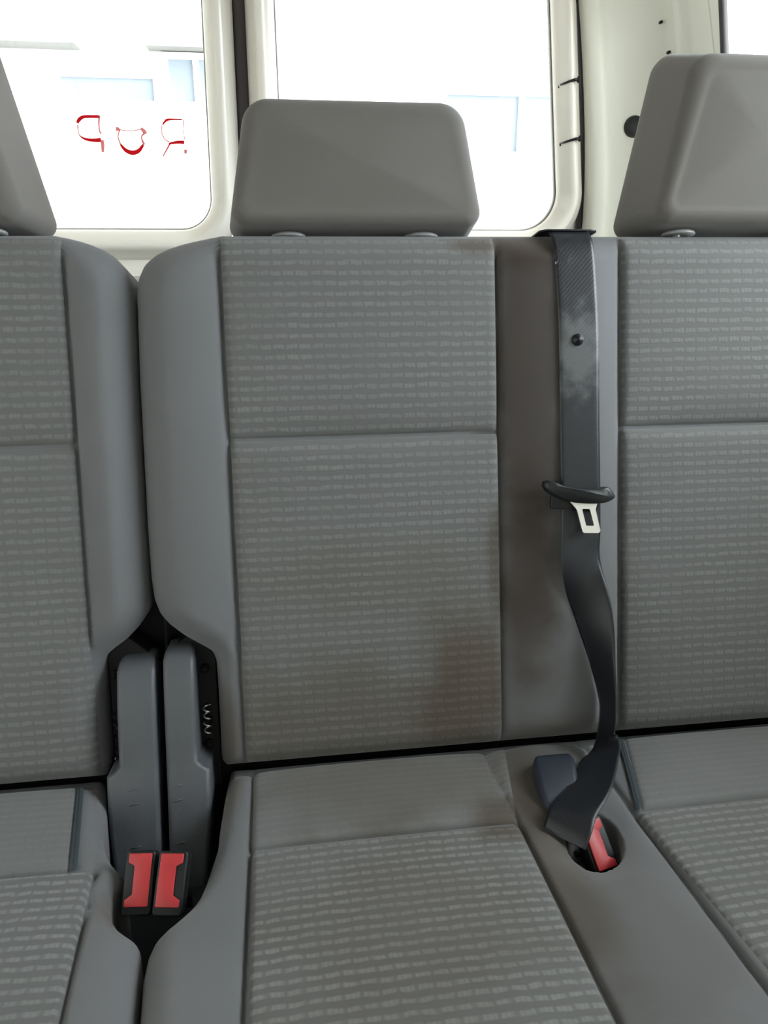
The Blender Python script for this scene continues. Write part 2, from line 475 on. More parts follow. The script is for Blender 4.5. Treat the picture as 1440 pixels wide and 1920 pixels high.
# ------------------------------------------------------------------ van shell (the setting)
def warp(x, y, z):
    """body sides lean in towards the roof, the tailgate leans with them"""
    t = max(0.0, (z-1.03)/0.46)
    return Vector((x*(1-0.095*t**1.5*min(1, max(0, (y-0.2)/1.2))), y, z))
def tailgate(x, y, z):
    return warp(x, y - (z-1.0)*math.tan(R_(8)), z)

floor = MB(); floor.box(-1.05, 1.1, -2.4, 2.05, -0.05, 0.0)
floor.build('floor', M_CARPET, kind='structure', smooth=False)
ceil = MB(); ceil.box(-1.05, 1.1, -2.4, 2.2, 1.66, 1.70)
ceil.build('ceiling', M_HEADLINER, kind='structure', smooth=False)

XC = 0.0
def rrect(x0, x1, z0, z1, r, seg=10):
    return fillet([(x0, z0), (x1, z0), (x1, z1), (x0, z1)], r, seg)

def rear_door(n, wx0, wx1, rb):
    """inner skin of a rear door around its window, as one pressed panel"""
    prof = [(0.0, 0.030), (0.0, 0.012), (0.004, 0.004), (0.012, -0.006), (0.020, -0.014), (0.026, -0.019), (0.033, -0.020),
            (0.040, -0.019), (0.045, -0.012), (0.052, 0.002), (0.058, 0.010), (0.065, 0.020), (0.066, 0.06)]
    z0, z1 = 1.036, 1.58
    L = []
    for e, dy in prof:
        lp = []
        for x, z in rrect(wx0-e, wx1+e, z0-e, z1+e, rb+e, 14):
            lp.append(tailgate(x, 1.9+dy, z))
        L.append(lp)
    mb = MB(); mb.loops(L)
    # lower inner panel with a shallow pressing
    x0, x1 = wx0-0.065, wx1+0.065
    zz = [z0-0.045, z0-0.075, z0-0.10, z0-0.14, 0.55, 0.5, 0.02]
    yy = [1.93, 1.915, 1.905, 1.93, 1.93, 1.91, 1.91]
    g = []
    for z, y in zip(zz, yy):
        g.append([tailgate(x, y, z) for x in np.linspace(x0, x1, 8)])
    v = [p for r in g for p in r]
    f = [(i*8+j, i*8+j+1, (i+1)*8+j+1, (i+1)*8+j) for i in range(len(g)-1) for j in range(7)]
    mb.add(v, f)
    # outer skin closing the door from outside below the window
    mb.add([tailgate(x, 1.99, z) for x, z in ((x0, 0.0), (x1, 0.0), (x1, z0-0.02), (x0, z0-0.02))], [(0, 1, 2, 3)])
    d = mb.build('door_%d' % n, M_PAINT, kind='structure', autosmooth=50)
    # rubber lip of the pane
    L = []
    for e, dy in [(0.001, 0.024), (-0.002, 0.021), (-0.0035, 0.023), (-0.0035, 0.033), (0.001, 0.035)]:
        L.append([tailgate(x, 1.9+dy, z) for x, z in rrect(wx0-e, wx1+e, z0-e, z1+e, rb+e, 14)])
    mb = MB(); mb.loops(L); w = mb.build('window_seal', M_LIP, d)
    # pane, 4 mm thick
    lp = rrect(wx0+0.001, wx1-0.001, z0+0.001, z1-0.001, rb, 14)
    mb = MB(); mb.loops([[tailgate(x, 1.925, z) for x, z in lp], [tailgate(x, 1.929, z) for x, z in lp]], True, True)
    g = mb.build('window_%d' % n, M_GLASS, kind='structure', smooth=False)
    return d

door_l = rear_door(1, -0.572, -0.124, 0.070)
door_r = rear_door(2, 0.034, 0.686, 0.085)

# black seal strip where the two doors meet
mb = MB()
L = []
for z in np.linspace(0.0, 1.62, 30):
    L.append([tailgate(x, y, z) for x, y in ((-0.060, 1.99), (-0.0585, 1.925), (-0.052, 1.916), (-0.035, 1.916), (-0.0285, 1.925), (-0.027, 1.99))])
mb.loops(L, True, True)
mb.build('trim_1', M_RUBBER, kind='structure')

# seals between the doors and the body
for n_, xa, xb in ((3, 0.750, 0.764), (4, -0.650, -0.636)):
    mb = MB(); L = []
    for z in np.linspace(0.0, 1.62, 30):
        L.append([tailgate(x, y, z) for x, y in ((xa, 1.99), (xa, 1.935), (xb, 1.935), (xb, 1.99))])
    mb.loops(L, True, True)
    mb.build('trim_%d' % n_, M_RUBBER, kind='structure')

# two black cable clips across the frame of the right-hand rear window
for i, z in enumerate((1.343, 1.228)):
    mb = MB()
    p = [tailgate(0.6910, 1.9-0.002, z-0.004), tailgate(0.6960, 1.9-0.014, z-0.003), tailgate(0.7060, 1.9-0.022, z),
         tailgate(0.7160, 1.9-0.026, z+0.002), tailgate(0.7260, 1.9-0.024, z+0.003)]
    mb.tube(p, [0.0022, 0.0026, 0.0026, 0.003, 0.004], 8)
    q = tailgate(0.7265, 1.9-0.021, z+0.003); mb.tube([q+Vector((0, -0.004, -0.006)), q+Vector((0, -0.004, 0.006))], 0.0035, 8)
    q = tailgate(0.6900, 1.9+0.006, z-0.004); mb.tube([q+Vector((0, -0.004, -0.006)), q+Vector((0, -0.004, 0.006))], 0.003, 8)
    o = mb.build('cable_clip', M_BLACK, door_r)

# right rear pillar and body side, one pressed section swept up the body
def sweep(name, prof, z0, z1, material, n=26, mirror=False):
    L = []
    for z in np.linspace(z0, z1, n):
        L.append([warp(x, y - max(0, (y-1.7)/0.3)*(z-1.0)*math.tan(R_(8)) if y > 1.7 else y, z) for x, y in prof])
    k = len(prof)
    v = [p for r in L for p in r]
    f = [(i*k+j, i*k+j+1, (i+1)*k+j+1, (i+1)*k+j) for i in range(n-1) for j in range(k-1)]
    o = obj(name, v, f, material, kind='structure', autosmooth=60)
    md = o.modifiers.new('thickness', 'SOLIDIFY'); md.thickness = 0.004; md.offset = 0
    return o
def spline(pts, per=8):
    out = []
    n = len(pts)
    for i in range(n-1):
        p0, p1, p2, p3 = [np.array(pts[min(max(j, 0), n-1)], float) for j in (i-1, i, i+1, i+2)]
        for k in range(per):
            t = k/per
            out.append(tuple(0.5*((2*p1)+(-p0+p2)*t+(2*p0-5*p1+4*p2-p3)*t*t+(-p0+3*p1-3*p2+p3)*t**3)))
    out.append(tuple(pts[-1]))
    return out

profR = spline([(0.762, 2.02), (0.763, 1.96), (0.767, 1.91), (0.776, 1.890), (0.797, 1.882), (0.82, 1.896), (0.86, 1.895), (0.91, 1.885),
                (0.945, 1.875), (0.965, 1.86), (0.974, 1.835), (0.958, 1.815), (0.960, 1.795), (0.985, 1.775), (0.99, 1.74), (0.990, 1.70)])
pillar = sweep('wall_right', profR, 0.0, 1.66, M_TRIM)
profL = spline([(-0.648, 2.02), (-0.650, 1.96), (-0.654, 1.91), (-0.663, 1.890), (-0.683, 1.882), (-0.70, 1.896), (-0.73, 1.895), (-0.76, 1.885),
                (-0.80, 1.875), (-0.82, 1.86), (-0.827, 1.835), (-0.821, 1.812), (-0.823, 1.795), (-0.84, 1.775), (-0.845, 1.74), (-0.845, 1.70)])
sweep('wall_left', profL, 0.0, 1.66, M_TRIM)

def side_wall(name, X, sgn, wins, n0):
    """cabin side from the pillar forward with window openings; wins = (y0, y1, z0, z1)"""
    mb = MB()
    def add(y0, y1, z0, z1):
        ny, nz = max(2, int((y1-y0)/0.1)+1), max(2, int((z1-z0)/0.04)+1)
        for dx in (0, 0.03*sgn):
            v = [warp(X+dx, y, z) for y in np.linspace(y0, y1, ny) for z in np.linspace(z0, z1, nz)]
            f = [(i*nz+j, i*nz+j+1, (i+1)*nz+j+1, (i+1)*nz+j) for i in range(ny-1) for j in range(nz-1)]
            mb.add(v, f)
    z0, z1 = min(w[2] for w in wins), wins[0][3]
    add(-2.3, 1.70, 0.0, z0); add(-2.3, 1.70, z1, 1.66)
    for w in wins:
        if w[2] > z0+0.01: add(w[0], w[1], z0, w[2])
    ys = [-2.3] + [q for w in wins for q in w[:2]] + [1.70]
    for i in range(0, len(ys), 2): add(ys[i], ys[i+1], z0, z1)
    w_ = mb.build(name, M_TRIM, kind='structure', recalc=False)
    for k, (y0, y1, z0, z1) in enumerate(wins):
        mb = MB(); L = []
        for e, dx in [(-0.004, -0.001), (0.000, -0.004), (0.006, -0.004), (0.008, 0.000), (0.008, 0.010), (-0.004, 0.012)]:
            lp = fillet([(y0+e, z0+e), (y1-e, z0+e), (y1-e, z1-e), (y0+e, z1-e)], 0.05, 8)
            L.append([warp(X+dx*sgn, y, z) for y, z in lp])
        mb.loops(L); mb.build('window_seal', M_RUBBER, w_)
        # plug the square corners behind the rounded seal
        mb = MB()
        lp = fillet([(y0+.005, z0+.005), (y1-.005, z0+.005), (y1-.005, z1-.005), (y0+.005, z1-.005)], 0.048, 8)
        mb.loops([[warp(X+0.006*sgn, y, z) for y, z in lp], [warp(X+0.010*sgn, y, z) for y, z in lp]], True, True)
        mb.build('window_%d' % (n0+k), M_GLASS, kind='structure', smooth=False)
    return w_
side_wall('wall_right.001', 0.990, 1, [(-1.85, -1.10, 0.98, 1.52), (0.10, 1.66, 0.98, 1.52)], 3)
side_wall('wall_left.001', -0.845, -1, [(-0.45, 0.55, 0.32, 1.52), (0.66, 1.66, 0.92, 1.52)], 5)
# front bulkhead with the windscreen opening
mb = MB()
mb.box(-0.95, 1.05, -2.36, -2.3, 0, 1.08); mb.box(-0.95, 1.05, -2.36, -2.3, 1.50, 1.66)
mb.box(-0.95, -0.74, -2.36, -2.3, 1.08, 1.50); mb.box(0.88, 1.05, -2.36, -2.3, 1.08, 1.50)
mb.build('wall_front', M_TRIM, kind='structure', smooth=False)
mb = MB(); mb.box(-0.74, 0.88, -2.335, -2.33, 1.08, 1.50)
mb.build('window_7', M_GLASS, kind='structure', smooth=False)
# header above the rear doors
mb = MB(); mb.box(-0.7, 0.85, 1.80, 1.86, 1.60, 1.66)
mb.build('trim_2', M_TRIM, kind='structure', smooth=False)

# ------------------------------------------------------------------ backrests
SEAM_V = 0.3845
def bench_relief(x, v):
    z = np.zeros(np.shape(x))
    def hump(a, b, h, p=0.7):
        t = np.clip((x-a)/(b-a), 0, 1)
        return h*np.sin(np.pi*t)**p
    z = z + hump(-0.150, -0.055, 0.011) + hump(0.256, 0.4056, 0.018, 0.9) + hump(0.7176, 0.77, 0.011)
    for a, b in ((-0.055, 0.256), (0.4056, 0.7176)):
        t = np.clip((x-a)/(b-a), 0, 1)
        ins = (t*(1-t)*4)**0.35
        seam = np.where(v > SEAM_V, np.exp(-(v-SEAM_V)/0.020), np.exp((v-SEAM_V)/0.007))
        z = z + ins*(0.006 - 0.012*seam)
    for c in (-0.055, 0.256, 0.4056, 0.7176):
        z = z - 0.0055*np.exp(-((x-c)/0.0032)**2)
    return z
bench_xl = curve([(0.0, -0.078), (0.006, -0.0835), (0.012, -0.0838), (0.10, -0.0835), (0.128, -0.0840), (0.140, -0.0880), (0.150, -0.103),
                  (0.160, -0.118), (0.175, -0.135), (0.188, -0.1445), (0.205, -0.150), (0.23, -0.152), (0.285, -0.1525), (0.46, -0.1505),
                  (0.545, -0.148), (0.565, -0.1455), (0.580, -0.138), (0.590, -0.127), (0.598, -0.111), (0.604, -0.092), (0.609, -0.068), (0.612, -0.050)], 0.003)
bench_xr = curve([(0.0, 0.765), (0.02, 0.772), (0.50, 0.775), (0.56, 0.770), (0.59, 0.752), (0.605, 0.720), (0.612, 0.69)], 0.003)
PB = Pad(back, 0.0, 0.612, bench_xl, bench_xr, bench_relief, R=0.027, D=0.12)

bench = thing('bench_seat', 'grey fabric double bench seat with two headrests, right of the dark gap between the seats', 'car seat', (0.31, 0.62, 0.0), 'rear van seats')
b_back = PB.body('backrest', M_PLAIN, bench)
def back_inserts(pad, parent, x0, x1, top=0.6085):
    pad.insert('upper_insert', M_DASH, parent, SEAM_V, top, const(x0), const(x1))
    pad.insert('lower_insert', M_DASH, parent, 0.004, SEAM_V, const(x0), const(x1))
back_inserts(PB, b_back, -0.055, 0.256)
back_inserts(PB, b_back, 0.4056, 0.7176)

def single_relief(x, v):
    z = np.zeros(np.shape(x))
    def hump(a, b, h, p=0.7):
        t = np.clip((x-a)/(b-a), 0, 1)
        return h*np.sin(np.pi*t)**p
    z = z + hump(-0.218, -0.152, 0.011) + hump(-0.60, -0.530, 0.011)
    t = np.clip((x+0.530)/(0.312), 0, 1)
    ins = (t*(1-t)*4)**0.35
    seam = np.where(v > SEAM_V, np.exp(-(v-SEAM_V)/0.020), np.exp((v-SEAM_V)/0.007))
    z = z + ins*(0.006 - 0.012*seam)
    for c in (-0.218, -0.530):
        z = z - 0.0055*np.exp(-((x-c)/0.0032)**2)
    return z
single_xr = curve([(0.0, -0.217), (0.006, -0.2135), (0.05, -0.2150), (0.10, -0.2140), (0.130, -0.2120), (0.142, -0.2085), (0.150, -0.199),
                   (0.160, -0.184), (0.175, -0.1685), (0.190, -0.1595), (0.205, -0.1565), (0.23, -0.1558), (0.285, -0.1555), (0.46, -0.1535),
                   (0.545, -0.1510), (0.562, -0.1525), (0.577, -0.158), (0.589, -0.168), (0.597, -0.180), (0.604, -0.196), (0.609, -0.214), (0.612, -0.232)], 0.003)
single_xl = curve([(0.0, -0.595), (0.02, -0.602), (0.5, -0.605), (0.56, -0.60), (0.59, -0.58), (0.605, -0.55), (0.612, -0.53)], 0.003)
PS = Pad(back, 0.0, 0.612, single_xl, single_xr, single_relief, R=0.027, D=0.12)
single = thing('single_seat', 'grey fabric single seat with one headrest, left of the dark gap between the seats', 'car seat', (-0.38, 0.62, 0.0), 'rear van seats')
s_back = PS.body('backrest', M_PLAIN, single)
back_inserts(PS, s_back, -0.530, -0.218)

# ------------------------------------------------------------------ seat cushions
HOLE = (0.298, 0.208, 0.0275, 0.046, R_(20))       # buckle well in the bench cushion
def hole_r(x, w):
    cx, cw, a, b, an = HOLE
    dx, dw = x-cx, w-cw
    p = dx*math.cos(an)+dw*math.sin(an); q = -dx*math.sin(an)+dw*math.cos(an)
    return np.sqrt((p/a)**2+(q/b)**2)
SEAM_W = 0.1735
def bench_cush_relief(x, w):
    z = np.zeros(np.shape(x))
    def hump(a, b, h, p=0.7):
        t = np.clip((x-a)/(b-a), 0, 1)
        return h*np.sin(np.pi*t)**p
    z = z + hump(-0.135, -0.047, 0.008) + hump(0.230, 0.357, 0.010, 0.9) + hump(0.668, 0.72, 0.008)
    for a, b in ((-0.046, 0.231), (0.357, 0.668)):
        t = np.clip((x-a)/(b-a), 0, 1)
        z = z + (t*(1-t)*4)**0.35*(0.006 - 0.006*np.exp(-((w-SEAM_W)/0.006)**2))
    for c in (-0.046, 0.230, 0.357, 0.668):
        z = z - 0.0055*np.exp(-((x-c)/0.0032)**2)*sstep(0.14, 0.19, w) - 0.003*np.exp(-((x-c)/0.0032)**2)*(1-sstep(0.14, 0.19, w))
    z = z - 0.020*(1-sstep(0.018, 0.041, w))          # rolls down under the backrest
    r = hole_r(x, w)
    z = z - 0.012*np.exp(-((r-0.8)/0.75)**2*1.2) - 0.055*(1-sstep(0.86, 1.06, r))
    return z
bc_xl = curve([(0.0, -0.076), (0.038, -0.079), (0.075, -0.0805), (0.108, -0.0815), (0.14, -0.0815), (0.169, -0.0855), (0.195, -0.0895), (0.2173, -0.0945),
               (0.232, -0.101), (0.244, -0.110), (0.256, -0.121), (0.266, -0.128), (0.28, -0.1310), (0.30, -0.1312), (0.36, -0.1255), (0.44, -0.120)], 0.004)
bc_xr = curve([(0.0, 0.735), (0.44, 0.735)], 0.003)
PBC = Pad(cush, 0.0, 0.50, curve([(r, float(bc_xl(r))) for r in np.linspace(0, .44, 200)]+[(0.50, -0.118)], 0.002), bc_xr, bench_cush_relief, R=0.024, D=0.13)
b_cush = PBC.body('seat_cushion', M_PLAIN, bench, step=0.0022, vstep=0.0025, uvoff=1)
PBC.insert('seat_insert', M_DASH_SEAT, b_cush, SEAM_W, 0.492, line(0.17, -0.0455, 0.42, -0.043), line(0.17, 0.2312, 0.42, 0.2285), uvoff=1)
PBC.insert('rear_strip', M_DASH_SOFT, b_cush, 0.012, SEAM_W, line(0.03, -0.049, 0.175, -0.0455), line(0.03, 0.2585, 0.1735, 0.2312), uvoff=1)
PBC.insert('seat_insert', M_DASH_SEAT, b_cush, SEAM_W+0.0015, 0.492, line(0.17, 0.3555, 0.42, 0.3665), const(0.668), uvoff=1)
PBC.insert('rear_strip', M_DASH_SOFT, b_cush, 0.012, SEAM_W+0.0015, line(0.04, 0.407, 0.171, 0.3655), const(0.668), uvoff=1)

def single_cush_relief(x, w):
    z = np.zeros(np.shape(x))
    def hump(a, b, h, p=0.7):
        t = np.clip((x-a)/(b-a), 0, 1)
        return h*np.sin(np.pi*t)**p
    c1 = -0.194+(w-0.175)*0.07
    z = z + hump(-0.19, -0.13, 0.007) + hump(-0.60, -0.51, 0.008)
    t = np.clip((x+0.51)/(c1+0.51), 0, 1)
    z = z + (t*(1-t)*4)**0.35*(0.006 - 0.006*np.exp(-((w-SEAM_W-0.005)/0.006)**2))
    z = z - 0.0055*np.exp(-((x-c1)/0.0032)**2)*sstep(0.15, 0.18, w)
    z = z - 0.020*(1-sstep(0.018, 0.041, w))
    return z
sc_xr = curve([(0.0, -0.222), (0.03, -0.2145), (0.06, -0.208), (0.1107, -0.2015), (0.135, -0.193), (0.153, -0.1840), (0.166, -0.175), (0.177, -0.1665), (0.184, -0.1650), (0.190, -0.1690), (0.200, -0.1745), (0.215, -0.1735),
               (0.2332, -0.168), (0.247, -0.159), (0.257, -0.149), (0.264, -0.141), (0.272, -0.1370), (0.291, -0.1352), (0.359, -0.1295), (0.50, -0.121)], 0.004)
sc_xl = curve([(0.0, -0.60), (0.50, -0.60)], 0.003)
PSC = Pad(cush, 0.0, 0.50, sc_xl, sc_xr, single_cush_relief, R=0.020, D=0.13)
s_cush = PSC.body('seat_cushion', M_PLAIN, single, step=0.0025, vstep=0.003, uvoff=1)
PSC.insert('seat_insert', M_DASH_SEAT, s_cush, SEAM_W+0.005, 0.492, const(-0.51), line(0.175, -0.1935, 0.351, -0.181), uvoff=1)
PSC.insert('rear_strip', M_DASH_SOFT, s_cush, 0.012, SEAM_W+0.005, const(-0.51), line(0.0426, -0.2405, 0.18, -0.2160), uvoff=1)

def zipper(pad, parent, p0, p1, wdt=0.0035):
    """a zip: two tapes with a raised chain between, laid into the cushion"""
    n = 26
    a, b = np.array(p0), np.array(p1)
    t = (b-a)/np.linalg.norm(b-a); s = np.array([-t[1], t[0]])
    offs = [-wdt, -wdt*0.55, -wdt*0.2, 0, wdt*0.2, wdt*0.55, wdt]
    hs = [0.0006, 0.0015, 0.0008, 0.0018, 0.0008, 0.0015, 0.0006]
    V = []
    for i in range(n):
        c = a+(b-a)*i/(n-1)
        for o_, h in zip(offs, hs):
            q = c+s*o_
            z = float(pad.Z(np.array([q[0]]), np.array([q[1]]))[0])
            V.append(cush(q[0], q[1], z+h+0.002))
    k = len(offs)
    F = [(i*k+j, i*k+j+1, (i+1)*k+j+1, (i+1)*k+j) for i in range(n-1) for j in range(k-1)]
    return obj('zipper', V, F, M_ZIP, parent, recalc=False)
zipper(PBC, b_cush, (0.403, 0.040), (0.3635, 0.171))
zipper(PSC, s_cush, (-0.2385, 0.040), (-0.2130, 0.1775))

# seat bases on the floor, below the cushions
for par, x0, x1 in ((bench, -0.08, 0.70), (single, -0.56, -0.20)):
    mb = MB()
    mb.box(x0, x1, 0.40, 0.76, 0.24, 0.285)
    for x in (x0+0.02, x1-0.06):
        mb.box(x, x+0.04, 0.42, 0.46, 0, 0.245); mb.box(x, x+0.04, 0.70, 0.74, 0, 0.245); mb.box(x-0.005, x+0.045, 0.38, 0.80, 0, 0.02)
    mb.build('seat_base', M_BLACKMETAL, par, smooth=False, bevel=0.004)
    # added black plate blocking light from behind in the gap below the backrest
    mb = MB(); mb.box(x0-0.005, x1+0.05, 0.803, 0.815, 0.22, 0.418)
    mb.build('light_stop_panel', M_BLACKMETAL, par, smooth=False)

# ------------------------------------------------------------------ headrests
def headrest(parent, xc, hb, ht, v0, v1, hb2, ht2, v12, rt, of, depth, posts, groove=0.0):
    """a padded block: front face hb/ht wide, splaying to hb2/ht2 at the back"""
    def sec(t, inset, o):
        b, q, top = hb+(hb2-hb)*t, ht+(ht2-ht)*t, v1+(v12-v1)*t
        po = [(xc-b+inset, v0+inset*0.8), (xc+b-inset, v0+inset*0.8), (xc+q-inset, top-inset), (xc-q+inset, top-inset)]
        r = [max(0.004, 0.016-inset*0.4), max(0.004, 0.016-inset*0.4), max(0.006, rt-inset*0.5), max(0.006, rt-inset*0.5)]
        lp = fillet(po, r, 10)
        # keep points evenly along the straight sides
        out = []
        for i, p in enumerate(lp):
            q_ = lp[(i+1) % len(lp)]
            d = math.dist(p, q_); k = 9 if d > 0.03 else 1
            out += [(p[0]+(q_[0]-p[0])*j/k, p[1]+(q_[1]-p[1])*j/k) for j in range(k)]
        return [back(x, v, o) for x, v in out]
    cx, cv = xc, (v0+v1)/2
    L = []
    base = sec(0, 0.016, of)
    ctr = back(cx, cv, of)
    for s_ in (0.06, 0.25, 0.45, 0.62, 0.76, 0.86, 0.93, 0.97):
        rise = 0.0075*(1-s_*s_)**1.6 - groove*math.exp(-((s_-0.95)/0.03)**2)
        L.append([ctr+(p-ctr)*s_+(back(0, 0, rise)-back(0, 0, 0)) for p in base])
    rr = 0.016
    for k in range(8):
        a = k/7*math.pi/2
        L.append(sec(0.0+0.10*k/7, rr*(1-math.sin(a)), of-rr*(1-math.cos(a))))
    for t in np.linspace(0.15, 0.9, 7): L.append(sec(t, 0.0, of-rr-(depth-2*rr)*(t-0.1)/0.8*0.98))
    for k in range(1, 8):
        a = k/7*math.pi/2
        L.append(sec(0.9+0.1*k/7, 0.026*(1-math.cos(a)), of-depth+rr-rr*math.sin(a)))
    mb = MB(); mb.loops(L, True, True)
    h = mb.build('headrest', M_HEAD, parent)
    me = h.data
    lay = me.uv_layers.new(name='UVMap')
    rl = root_of(parent).location
    for lp in me.loops:
        c = me.vertices[lp.vertex_index].co+rl
        lay.data[lp.index].uv = (c.x, c.z)
    for px in posts:
        mb = MB(); mb.tube([back(px, 0.56, of-0.045), back(px, v0+0.03, of-0.045)], 0.006, 16)
        mb.build('headrest_post', M_STEEL, h)
        mb = MB()
        prof = [(0.612, 0.008), (0.612, 0.0195), (0.6135, 0.0200), (0.6155, 0.0190), (0.6170, 0.0150), (0.6172, 0.007)]
        LL = [[back(px+r*math.cos(q), vv, of-0.038+r*0.85*math.sin(q)) for q in [2*math.pi*k/28 for k in range(28)]] for vv, r in prof]
        mb.loops(LL, True, True); mb.build('post_collar', M_COLLAR, h)
    return h
headrest(bench, 0.1005, 0.1425, 0.120, 0.6195, 0.752, 0.150, 0.122, 0.7735, 0.030, 0.004, 0.10, (0.022, 0.176))
headrest(bench, 0.5640, 0.124, 0.074, 0.6195, 0.806, 0.141, 0.082, 0.846, 0.034, 0.020, 0.105, (0.487, 0.641), 0.0006)
headrest(single, -0.374, 0.124, 0.074, 0.6195, 0.806, 0.141, 0.082, 0.846, 0.034, 0.020, 0.105, (-0.451, -0.297), 0.0006)

# ------------------------------------------------------------------ hinge covers between the seats
def hinge_cover(parent, xa, xb, lip, sgn, dv):
    """grey plastic cover over the backrest hinge: narrow upper arm, wider lower shoe; sgn = side of the shoe's step"""
    st = [(0.1535, -0.030, 0.008), (0.1525, -0.016, 0.004), (0.148, -0.006, 0.0015), (0.140, 0.001, 0), (0.125, 0.006, 0), (0.09, 0.012, 0),
          (0.05, 0.018, 0), (0.024, 0.021, 0), (0.018, 0.022, lip*0.5), (0.014, 0.023, lip), (-0.02, 0.028, lip), (-0.05, 0.033, lip*0.9), (-0.085, 0.042, lip*0.6), (-0.12, 0.050, lip*0.3)]
    L = []
    for v, o, w in st:
        a, b = xa, xb
        if v > 0.1: v += dv
        if v > 0.115: a, b = xa+w, xb-w
        elif sgn < 0: a = xa-w
        else: b = xb+w
        r = 0.006
        cs = fillet([(a, -0.05), (b, -0.05), (b, o), (a, o)], [0.001, 0.001, r, r], 6)
        L.append([back(x, v, q) for x, q in cs])
    mb = MB(); mb.loops(L, True, True)
    c = mb.build('hinge_cover', M_PLASTIC, parent, autosmooth=70)
    # small raised ribs on the shoe
    for k, v in enumerate((0.000, -0.016, -0.062)):
        x = (xa+xb)/2-0.006
        mbr = MB(); o = float(np.interp(-v, [-0.014, 0.02, 0.05, 0.085], [0.023, 0.028, 0.033, 0.042]))
        mbr.tube([back(x-0.005, v-0.0012, o+0.0001), back(x, v, o+0.0004), back(x+0.006, v+0.0014, o+0.0001)], 0.0007, 6)
        mbr.build('moulded_mark', M_PLASTIC, c)
    return c
hinge_cover(single, -0.1935, -0.1505, 0.014, -1, -0.013)
hinge_cover(bench, -0.1420, -0.1070, 0.013, 1, -0.004)

def hinge_bracket(parent, xa, xb, sgn):
    mb = MB()
    poly = fillet([(xa, -0.16), (xb, -0.16), (xb, 0.13), ((xa+xb)/2+0.012*sgn, 0.165), (xa, 0.14)], 0.008, 5)
    mb.prism(poly, 0.045, lambda a, b, c: back(a, b, -0.075+c))
    o = mb.build('hinge_bracket', M_BLACKMETAL, parent, autosmooth=40)
    # bolt heads and spring end catching light
    xo = xa+0.006 if sgn < 0 else xb-0.012
    for v in (0.118, 0.055, 0.026):
        mb = MB()
        mb.tube([back(xo, v, -0.032), back(xo, v, -0.024)], 0.0055, 6); mb.tube([back(xo, v, -0.032), back(xo, v, -0.020)], 0.003, 10)
        mb.build('bolt', M_BLACKMETAL, o)
    mb = MB()
    mb.tube([back(xo+0.004*math.cos(t), 0.04+0.035*t/25, -0.022+0.004*math.sin(t)) for t in np.linspace(0, 25, 120)], 0.0011, 6)
    mb.build('spring', M_STEEL if sgn > 0 else M_BLACKMETAL, o)
    return o
hinge_bracket(single, -0.2070, -0.1490, -1)
hinge_bracket(bench, -0.1440, -0.0860, 1)
# added black sheet standing in for the deep shade under the two buckles
mb = MB(); mb.prism([(-0.196, 0.10), (-0.182, 0.15), (-0.166, 0.172), (-0.161, 0.184), (-0.170, 0.202), (-0.169, 0.218), (-0.164, 0.232), (-0.152, 0.250), (-0.139, 0.262), (-0.134, 0.262), (-0.117, 0.246), (-0.102, 0.2173), (-0.091, 0.16), (-0.087, 0.10)], 0.01, lambda a, b, c: cush(a, b, -0.100+c))
mb.build('slot_shade_sheet', M_BLACK, bench, autosmooth=40)
# dark hinge beam of the bench closing the slot behind both covers
mb = MB(); mb.prism([(-0.150, -0.14), (-0.080, -0.14), (-0.080, 0.23), (-0.150, 0.23)], 0.02, lambda a, b, c: back(a, b, -0.115+c))
mb.build('hinge_beam', M_BLACKMETAL, bench, smooth=False)
mb = MB(); mb.prism([(-0.215, -0.14), (-0.1525, -0.14), (-0.1525, 0.23), (-0.215, 0.23)], 0.02, lambda a, b, c: back(a, b, -0.115+c))
mb.build('hinge_beam', M_BLACKMETAL, single, smooth=False)

# ------------------------------------------------------------------ belt buckles
def buckle(label, c, yaw, elev, notch, stalk_dir):
    """black housing with a red push button whose notch opens to one side"""
    c = Vector(c)
    e = R_(elev)
    up = Vector((math.sin(R_(yaw))*math.cos(e), math.cos(R_(yaw))*math.cos(e), math.sin(e)))
    xr = Vector((math.cos(R_(yaw)), -math.sin(R_(yaw)), 0))
    nn = xr.cross(up)
    base = c-nn*0.018
    t = thing('belt_buckle', label, 'seat belt buckle', base, 'seat belt buckles')
    fr = lambda a, b, h: c+xr*a+up*b+nn*h
    mb = MB()
    poly = fillet([(-0.0140, -0.030), (0.0140, -0.030), (0.0140, 0.026), (-0.0140, 0.026)], 0.004, 5)
    mb.prism(poly, 0.018, lambda a, b, h: fr(a, b, h-0.018))
    hs = mb.build('housing', M_BLACK, t, bevel=0.0018, autosmooth=50)
    s = notch
    bt = [(-0.0105*s, 0.0235), (0.0112*s, 0.0235), (0.0112*s, -0.0225), (-0.0112*s, -0.0225), (-0.0112*s, -0.0165), (-0.0045*s, -0.0120),
          (-0.0045*s, 0.0125), (-0.0105*s, 0.0155)]
    if s < 0: bt = bt[::-1]
    mb = MB(); mb.prism(fillet(bt, 0.0012, 3), 0.0022, lambda a, b, h: fr(a, b, h))
    mb.build('push_button', M_RED, t, bevel=0.0006, autosmooth=40)
    # stalk that carries the buckle down between the cushions
    mb = MB()
    sd = Vector(stalk_dir)
    p = [fr(0, 0.010, -0.012), fr(0, -0.004, -0.020)+sd*0.25, c+sd*0.6-nn*0.03, c+sd-nn*0.03]
    L = []
    for q in p: L.append([q+xr*a+Vector((0, 1, 0))*b for a, b in fillet([(-0.010, -0.004), (0.010, -0.004), (0.010, 0.004), (-0.010, 0.004)], 0.002, 3)])
    mb.loops(L, True, True); mb.build('stalk', M_BLACK, t)
    return t
